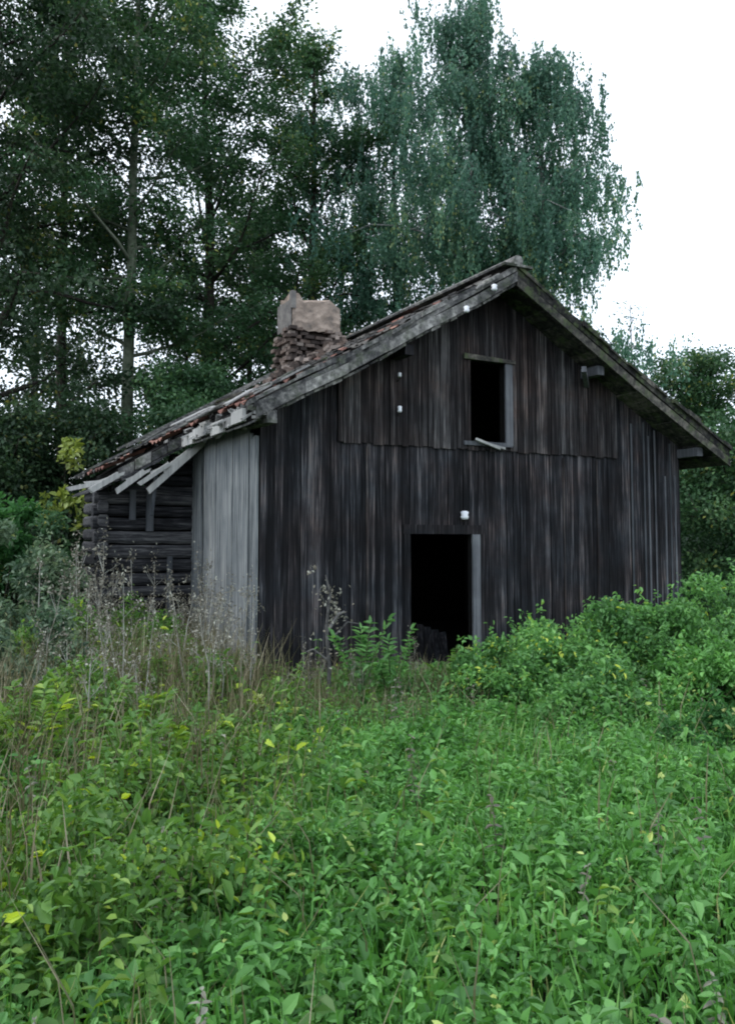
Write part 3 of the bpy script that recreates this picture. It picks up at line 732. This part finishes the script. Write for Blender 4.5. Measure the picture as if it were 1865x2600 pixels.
shrub('leafy_bush', 'low spreading bush in front of the rounded green bush', 'bush', (2.7, -3.5), .8, .6, .62, LM['bush'], 36, 9000, group=GR, clumps=24)
shrub('leafy_bush', 'low green bush at the lower right edge of the meadow', 'bush', (2.75, -5.0), .6, .55, .55, LM['bright'], 37, 7000, group=GR, clumps=20)
shrub('leafy_bush', 'bush beside the right wall of the barn under the dark tree', 'bush', (8.6, .2), .9, .9, 1.5, LM['mid'], 38, 9000, group=GR, clumps=24)
# left hand bushes
GL = 'bushes left of the barn'
shrub('leafy_bush', 'large blue green bush left of the log wall', 'bush', (-2.65, 1.6), 1.0, .9, 2.35, LM['blue'], 41, 17000, leaf=.07, group=GL, clumps=40, flat=.15)
shrub('leafy_bush', 'dark bush under the end of the wing roof', 'bush', (-2.05, 3.0), .55, .6, 2.55, LM['mid'], 42, 11000, leaf=.07, group=GL, clumps=34, flat=.1)
shrub('leafy_bush', 'pale leaved bush at the left edge below the blue green bush', 'bush', (-2.95, -.6), .75, .7, 1.5, LM['blue'], 43, 12000, leaf=.06, group=GL, clumps=26, flat=.15)
shrub('leafy_bush', 'bright green young bush at the left edge above the pale bush', 'bush', (-2.65, 3.6), .65, .6, 3.15, LM['bright'], 44, 6500, leaf=.10, group=GL, clumps=20)
shrub('yellow_sapling', 'sapling with large pale yellow leaves left of the wing roof tip', 'sapling', (-1.15, 7.5), .75, .5, 4.5, LM['yellow'], 45, 260, leaf=.13, clumps=12, stems=8, flat=.82)

# small leafy plants with distinct leaf pairs
def pinnate(name, label, cat, loc, h, mat, seed, branches=6, leaf=.09, group=None, spread=.35):
    rng = np.random.default_rng(seed); loc = (loc[0], loc[1], float(gz(loc[0], loc[1])))
    root = empty(name, loc); tag(root, label, cat, group); mb = MB(); P = []; A = []; T_ = []
    for b in range(branches):
        a = rng.uniform(0, 6.28); t = (b+1)/branches; top = np.array([math.cos(a)*spread*rng.uniform(.5, 1.2), math.sin(a)*spread*rng.uniform(.5, 1.2), h*(.55+.45*t)])
        base = np.array([0, 0, h*.25*t]); mid = (base+top)/2+np.array([0, 0, .08])
        mb.tube([Vector((0, 0, -.05)), Vector(base), Vector(mid), Vector(top)], [.008, .007, .005, .003], n=4)
        dirx = top-mid; dirx /= np.linalg.norm(dirx); side = np.cross(dirx, [0, 0, 1]); side /= np.linalg.norm(side)+1e-6
        tn = rng.uniform(.2, .8)
        for f in np.linspace(0, 1, 8):
            q = mid+(top-mid)*f
            for sg in (-1, 1):
                P.append(q); A.append(side*sg*1.6+dirx*.8); T_.append(np.clip(tn+rng.normal(0, .12), 0, 1))
        P.append(top); A.append(dirx*2); T_.append(tn)
        q = base+(mid-base)*rng.uniform(.3, .9)
        for _ in range(4): P.append(q+rng.normal(0, .05, 3)); A.append(rng.normal(0, 1, 3)); T_.append(tn)
    mb.build('stem', M['stem'], root)
    P = np.array(P); quads('foliage', leaf_fine(P, leaf*rng.uniform(.8, 1.2, len(P)), rng, axis=np.array(A), up=2.2, aspect=.5), T_, mat, root)
    return root
pinnate('ash_seedling', 'young ash like plant left of the doorway, in front of the dark wall', 'plant', (.56, -1.85), 1.2, LM['bush'], 51, 8, .11)
pinnate('ash_seedling', 'smaller leafy plant between the doorway and the ash like plant', 'plant', (1.0, -1.7), 1.0, LM['bush'], 52, 7, .10)
pinnate('yellow_herb', 'low yellow leaved herb at the foot of the grey corner boards', 'plant', (-.78, -2.6), .48, LM['yellow'], 53, 5, .08, spread=.22)
pinnate('yellow_herb', 'small yellowish plant just under the doorway', 'plant', (2.0, -1.5), .62, LM['rasp'], 54, 6, .08)
pinnate('yellow_herb', 'pale yellow green plant beside the right door jamb', 'plant', (2.4, -1.2), .62, LM['yellow'], 57, 2, .06, spread=.15)
GB = 'bramble plants in the left foreground'
for i, (x, y, h, s) in enumerate([(-2.45, -4.15, .62, .30), (-2.15, -3.85, .55, .3), (-2.75, -4.3, .5, .3), (-1.85, -3.5, .55, .28), (-2.6, -3.2, .8, .3), (-3.05, -3.6, .75, .3), (-2.1, -2.9, .7, .3), (-3.1, -2.6, .8, .3), (-2.25, -4.7, .4, .25)]):
    L_ = ['yellow spotted bramble in the middle of the left foreground', 'taller green bramble right behind the yellow spotted one', 'low bramble left of the yellow spotted one', 'bramble at the right end of the left foreground clump', 'green bramble among the dry stalks in the left foreground', 'bramble close to the left edge of the meadow', 'bramble in front of the log wall among dry stems', 'bramble at the left edge below the pale bush', 'lowest bramble at the bottom of the left clump'][i]
    pinnate('bramble', L_, 'bramble', (x, y), h, LM['rasp'], 60+i, 10, .105, group=GB, spread=s*1.3)

# dead snag with a withered head in front of the wall
sn = empty('dead_stem', (.55, -1.0, -.2)); tag(sn, 'tall grey dead stem with withered seed head leaning on the dark wall', 'dead plant')
mb = MB(); mb.tube([(0, 0, 0), (.01, 0, .5), (-.03, 0, 1.0), (.02, .0, 1.4), (-.04, 0, 1.62)], [.032, .026, .022, .015, .009], n=8)
mb.tube([(-.02, 0, .95), (.12, -.02, 1.15), (.2, -.02, 1.18)], [.02, .02, .01], n=5); mb.tube([(.0, 0, 1.2), (-.12, .0, 1.42), (-.1, 0, 1.5)], [.014, .01, .006], n=5)
mb.tube([(.0, 0, .6), (-.2, .0, .75), (-.3, 0, .72)], [.014, .01, .005], n=5); mb.tube([(.03, 0, .85), (.25, .0, 1.05), (.42, 0, 1.02)], [.012, .01, .005], n=5)
mb.build('stem', M['deadwood'], sn)
rng = np.random.default_rng(77)
P = np.concatenate([rng.normal([.10, -.02, 1.18], [.06, .05, .07], (60, 3)), rng.normal([.0, 0, 1.42], [.10, .04, .06], (50, 3)), rng.normal([-.2, 0, 1.68], [.03, .03, .02], (10, 3)), rng.normal([.05, 0, .8], [.15, .06, .2], (60, 3))])
quads('seed_head', leaf_quads(P, .05, rng), rng.uniform(.3, 1, len(P)), LM['brown'], sn)

# tall dry stalks: individual plants, three shapes copied
def stalk_proto(seed, h):
    rng = np.random.default_rng(seed); root = empty('dry_stalk', (0, 0, 0))
    mb = MB(); pts = [(0, 0, -.05)]; x = y = 0
    for k in range(5):
        x += rng.normal(0, .03); y += rng.normal(0, .03); pts.append((x, y, h*(k+1)/5))
    mb.tube(pts, [.009, .009, .008, .007, .005, .003], n=4)
    P = [];
    for k in range(7):
        t = rng.uniform(.55, 1); i = int(t*5-.001); b = np.array(pts[i]); e = b+np.array([rng.normal(0, .10), rng.normal(0, .10), rng.uniform(.08, .25)])
        mb.tube([Vector(b), Vector(e)], [.003, .002], n=3); P.append(rng.normal(e, .03, (12, 3)))
    P.append(np.array(pts[-1])+rng.normal(0, 1, (40, 3))*np.array([.025, .025, .10])); P.append(rng.uniform(0, 1, (40, 1))*np.array([[x, y, h]])+rng.normal(0, .03, (40, 3)))
    mb.build('stem', M['stalk'], root)
    P = np.concatenate(P); quads('seed_head', leaf_quads(P, rng.uniform(.02, .05, len(P)), rng, aspect=.5), rng.uniform(0, 1, len(P)), LM['brown'], root)
    return root
protos = [stalk_proto(90+i, h) for i, h in enumerate((1.35, 1.55, 1.15, 1.7))]
spots = []
rs = random.Random(5)
for i in range(74):
    if i < 60: x = rs.uniform(-3.1, -.35); y = rs.uniform(-2.9, 1.9)*1.0
    else: x = rs.uniform(-.3, 1.6); y = rs.uniform(-1.9, -.9)
    if x > -1.1 and i < 60 and rs.random() < .75: x -= 1.3
    if i < 60 and rs.random() < .4: y = rs.uniform(.3, 2.0); x = rs.uniform(-2.3, -.3)
    spots.append((x, y))
for i, (x, y) in enumerate(spots):
    p = protos[i % 4]
    o = p if i < 4 else copy_tree(p)
    sc = rs.uniform(.75, 1.08)*(.55 if i >= 60 else 1.12 if y > .3 else .95); o.scale = (sc, sc, sc)
    o.location = (x, y, float(gz(x, y))); o.rotation_euler = (rs.uniform(-.12, .12), rs.uniform(-.12, .12), rs.uniform(0, 6.28))
    dx_, dy_ = x+3.912, y+10.625; c_ = 813.5+1946*(dx_*math.cos(yaw)-dy_*math.sin(yaw))/(dx_*math.sin(yaw)+dy_*math.cos(yaw))
    if i < 60 and c_ < 215: tag(o, 'thin pale dry stalk standing before the bushes left of the log wall', 'dry stalk', 'dry stalks before the left bushes')
    elif i < 60 and c_ < 430: tag(o, 'thin pale brown dry stalk standing in front of the dark log wall', 'dry stalk', 'dry stalks before the log wall')
    elif i < 60: tag(o, 'thin pale brown dry stalk standing in front of the grey corner boards', 'dry stalk', 'dry stalks before the grey corner boards')
    else: tag(o, 'short dry stalk at the foot of the dark front wall', 'dry stalk', 'dry stalks at the foot of the front wall')

# ================================================================ GROUND COVER (uncountable)
def region(n, seed, x0=-7, x1=9.5, y0=-10.2, y1=-.15):
    rng = np.random.default_rng(seed); x = rng.uniform(x0, x1, n); y = rng.uniform(y0, y1, n)
    # keep to what lies within the view cone plus a margin
    dx = x+3.912; dy = y+10.625; yaw = R(27.38); dep = dx*math.sin(yaw)+dy*math.cos(yaw); lat = dx*math.cos(yaw)-dy*math.sin(yaw)
    k = (dep > 1.2) & (np.abs(lat) < dep*.55+.8)
    return x[k], y[k], rng
def lowf(x, y, s=0): return .5+.25*np.sin(x*1.7+s)*np.cos(y*1.3+s*2)+.25*np.sin(x*3.9+y*2.7+s*3)
# small leaved herbs
def mounds(seed, n, reg, hr=(.12, .38), rr=(.22, .6)):
    g = np.random.default_rng(seed); cx = g.uniform(reg[0], reg[1], n); cy = g.uniform(reg[2], reg[3], n); hh = g.uniform(*hr, n); r_ = g.uniform(*rr, n)
    def f(x, y):
        h = np.zeros_like(x)
        for a, b, c, d in zip(cx, cy, hh, r_): h = np.maximum(h, c*np.exp(-((x-a)**2+(y-b)**2)/(d*d)))
        return h
    return f
def herbs(name, label, n, seed, mat, hmax, leaf, reg, mask, per=1):
    x, y, rng = region(n, seed, *reg); k = rng.random(len(x)) < mask(x, y); x, y = x[k], y[k]
    hh = hmax(x, y)*(.7+.4*lowf(x, y, seed)); hh = hh*(1-.75*np.exp(-((x-.1)/.75)**2-((y+1.1)/1.0)**2)); 
    z = gz(x, y)+hh*rng.beta(3.2, 1.1, len(x))
    P = np.stack([x, y, z], 1)+rng.normal(0, .015, (len(x), 3))
    tone = np.clip(.2+.5*lowf(x*2.3, y*2.3, seed+1)+rng.normal(0, .15, len(x)), 0, .93); tone = np.where(rng.random(len(x)) < .012, 1, tone)
    Q = leaf_fine(P, leaf*np.clip(rng.lognormal(-.15, .38, len(P)), .35, 2.0), rng, up=.8, aspect=.55)
    return tag(quads(name, Q, tone, mat), label, 'weeds', kind='stuff')
left = lambda x, y: 1/(1+np.exp(((x+3.912)*math.cos(R(27.38))-(y+10.625)*math.sin(R(27.38))+ .95)*4))   # 1 on the left of the view, 0 on the right
mA = mounds(1, 150, (-4, 9, -9.5, -.6)); mB = mounds(2, 70, (-6, 1.5, -6.8, 2.4), (.25, .65), (.25, .6))
herbs('weed_cover', 'low bright green weeds covering the meadow', 230000, 201, LM['weed'], lambda x, y: .16+mA(x, y)*(.7+.6*np.clip((y+6)/4, 0, 1)), .062, (-5, 9.5, -9.6, -.15), lambda x, y: 1-.7*left(x, y))
herbs('tall_weed_cover', 'taller dull green weeds on the left of the meadow', 210000, 202, LM['rasp'], lambda x, y: .30+mB(x, y)+.42*np.clip((y+2.6)/3.2, 0, 1)*np.clip((-.3-x)/.9, 0, 1), .062, (-7, 2, -6.8, 2.6), lambda x, y: left(x, y)*(~((x > -.1) & (y > -.1))))
herbs('dark_weed_cover', 'darker weeds at the foot of the barn wall', 30000, 203, LM['bush'], lambda x, y: .38+0*x, .05, (-.5, 9.5, -2.6, -.1), lambda x, y: .9+0*x)
herbs('back_weed_cover', 'weeds beside and behind the barn', 50000, 204, LM['mid'], lambda x, y: .7+0*x, .09, (7.6, 24, -1.5, 22), lambda x, y: .9+0*x)
herbs('back_weed_cover', 'weeds left of and behind the barn', 50000, 205, LM['mid'], lambda x, y: .7+0*x, .09, (-9, -1.7, 2.5, 26), lambda x, y: .9+0*x)

def nettles(name, label, n, seed, mat, hfun, reg, mask, leaf=.06):
    x, y, rng = region(n, seed, *reg); k = rng.random(len(x)) < mask(x, y); x, y = x[k], y[k]; m = len(x)
    h = hfun(x, y)*rng.uniform(.55, 1.2, m); base = np.stack([x, y, gz(x, y)-.02], 1)
    lean = np.stack([rng.normal(0, .16, m), rng.normal(0, .16, m), np.ones(m)], 1)
    tone = np.clip(rng.uniform(.1, .85, m), 0, 1); P = []; A = []; S_ = []; T_ = []
    for j in range(9):
        f = (j+2)/10; az = (j % 2)*1.57+tone*6
        for sg in (-1, 1):
            P.append(base+lean*(h*f)[:, None]); A.append(np.stack([np.cos(az)*sg, np.sin(az)*sg, np.full(m, -.15)], 1)*1.4)
            S_.append(leaf*(1.15-.55*f)*rng.uniform(.8, 1.4, m)); T_.append(np.clip(tone*.8+rng.normal(0, .1, m)+f*.12, 0, .84))
    Q = leaf_fine(np.concatenate(P), np.concatenate(S_), rng, aspect=.5, up=2, axis=np.concatenate(A)); T_ = np.concatenate(T_)
    s = np.stack([np.cos(tone*9), np.sin(tone*9), 0*tone], 1)*.003; tp = base+lean*h[:, None]
    st = np.stack([base-s, base+s, tp+s, tp-s], 1)
    return tag(quads(name, np.concatenate([Q, st]), np.concatenate([T_, T_, tone*.4]), mat), label, 'weeds', kind='stuff')
def blades(name, label, n, seed, mat, hfun, reg, mask, w=.006, bend=.45):
    x, y, rng = region(n, seed, *reg); k = rng.random(len(x)) < mask(x, y); x, y = x[k], y[k]; m = len(x)
    h = hfun(x, y)*rng.uniform(.5, 1.25, m); a = rng.uniform(0, 6.28, m); b = rng.uniform(.1, 1, m)*bend*h
    base = np.stack([x, y, gz(x, y)-.02], 1); d = np.stack([np.cos(a), np.sin(a), 0*a], 1); s = np.stack([-np.sin(a), np.cos(a), 0*a], 1)*(w*rng.uniform(.6, 1.4, m))[:, None]
    up = np.array([0, 0, 1.])
    m1 = base+up*(h*.6)[:, None]+d*(b*.25)[:, None]; tp = base+up*(h*.95)[:, None]+d*b[:, None]
    q1 = np.stack([base-s, base+s, m1+s*.9, m1-s*.9], 1); q2 = np.stack([m1-s*.9, m1+s*.9, tp+s*.1, tp-s*.1], 1)
    t = np.clip(.15+.6*lowf(x*1.9, y*1.9, seed)+rng.normal(0, .18, m), 0, .93); t = np.where(rng.random(m) < .03, 1, t)
    return tag(quads(name, np.concatenate([q1, q2]), np.concatenate([t, t]), mat), label, 'grass', kind='stuff')
blades('meadow_grass', 'bright green grass of the meadow', 60000, 301, LM['grass'], lambda x, y: .30+0*x, (-6, 9.5, -10, -.2), lambda x, y: 1-.6*left(x, y))
blades('tall_grass', 'tall olive and straw coloured grass on the left', 15000, 302, LM['straw'], lambda x, y: .75+.25*np.clip((y+4)/4, 0, 1), (-7, .2, -6.5, 2.5), lambda x, y: left(x, y)*(~((x > -.1) & (y > -.1)))*(.25+.75*lowf(x, y, 4)), w=.005, bend=.5)
blades('straw_grass', 'dry grass at the corner of the barn', 5000, 303, LM['straw'], lambda x, y: .5+0*x, (-1.2, 2.2, -2.6, -.1), lambda x, y: lowf(x, y, 2), w=.004)

nettles('nettle_cover', 'leafy stemmed weeds standing above the meadow', 3600, 401, LM['weed'], lambda x, y: .30+.5*mA(x, y), (-5, 9.5, -9.4, -1.6), lambda x, y: 1-.6*left(x, y), .075)
nettles('nettle_cover', 'olive stemmed weeds on the left', 2600, 402, LM['rasp'], lambda x, y: .45+.9*mB(x, y), (-7, 1.2, -8.5, 2.4), lambda x, y: (.1+left(x, y))*(~((x > -.3) & (y > -.6))), .085)
blades('seeding_grass', 'pale seeding grass scattered over the meadow', 1500, 404, LM['straw'], lambda x, y: .6+0*x, (-5, 9.5, -9.5, -1), lambda x, y: 1+0*x, w=.004, bend=.7)
blades('tall_grass', 'tall pale grass against the log wall and grey boards', 5200, 405, LM['straw'], lambda x, y: .85+0*x, (-3.4, -.2, -1.6, 2.5), lambda x, y: .3+.7*lowf(x, y, 2), w=.006, bend=.35)

nettles('broadleaf_weeds', 'scattered broad leaved weeds among the nettles', 420, 406, LM['bush'], lambda x, y: .32+.4*mA(x, y), (-5, 9.5, -9.4, -1.6), lambda x, y: 1+0*x, .13)
nettles('withered_weeds', 'withered brown weeds scattered through the green', 420, 407, LM['brown'], lambda x, y: .45+.4*mB(x, y), (-6, 5, -9.4, 1.5), lambda x, y: .25+.75*left(x, y), .06)
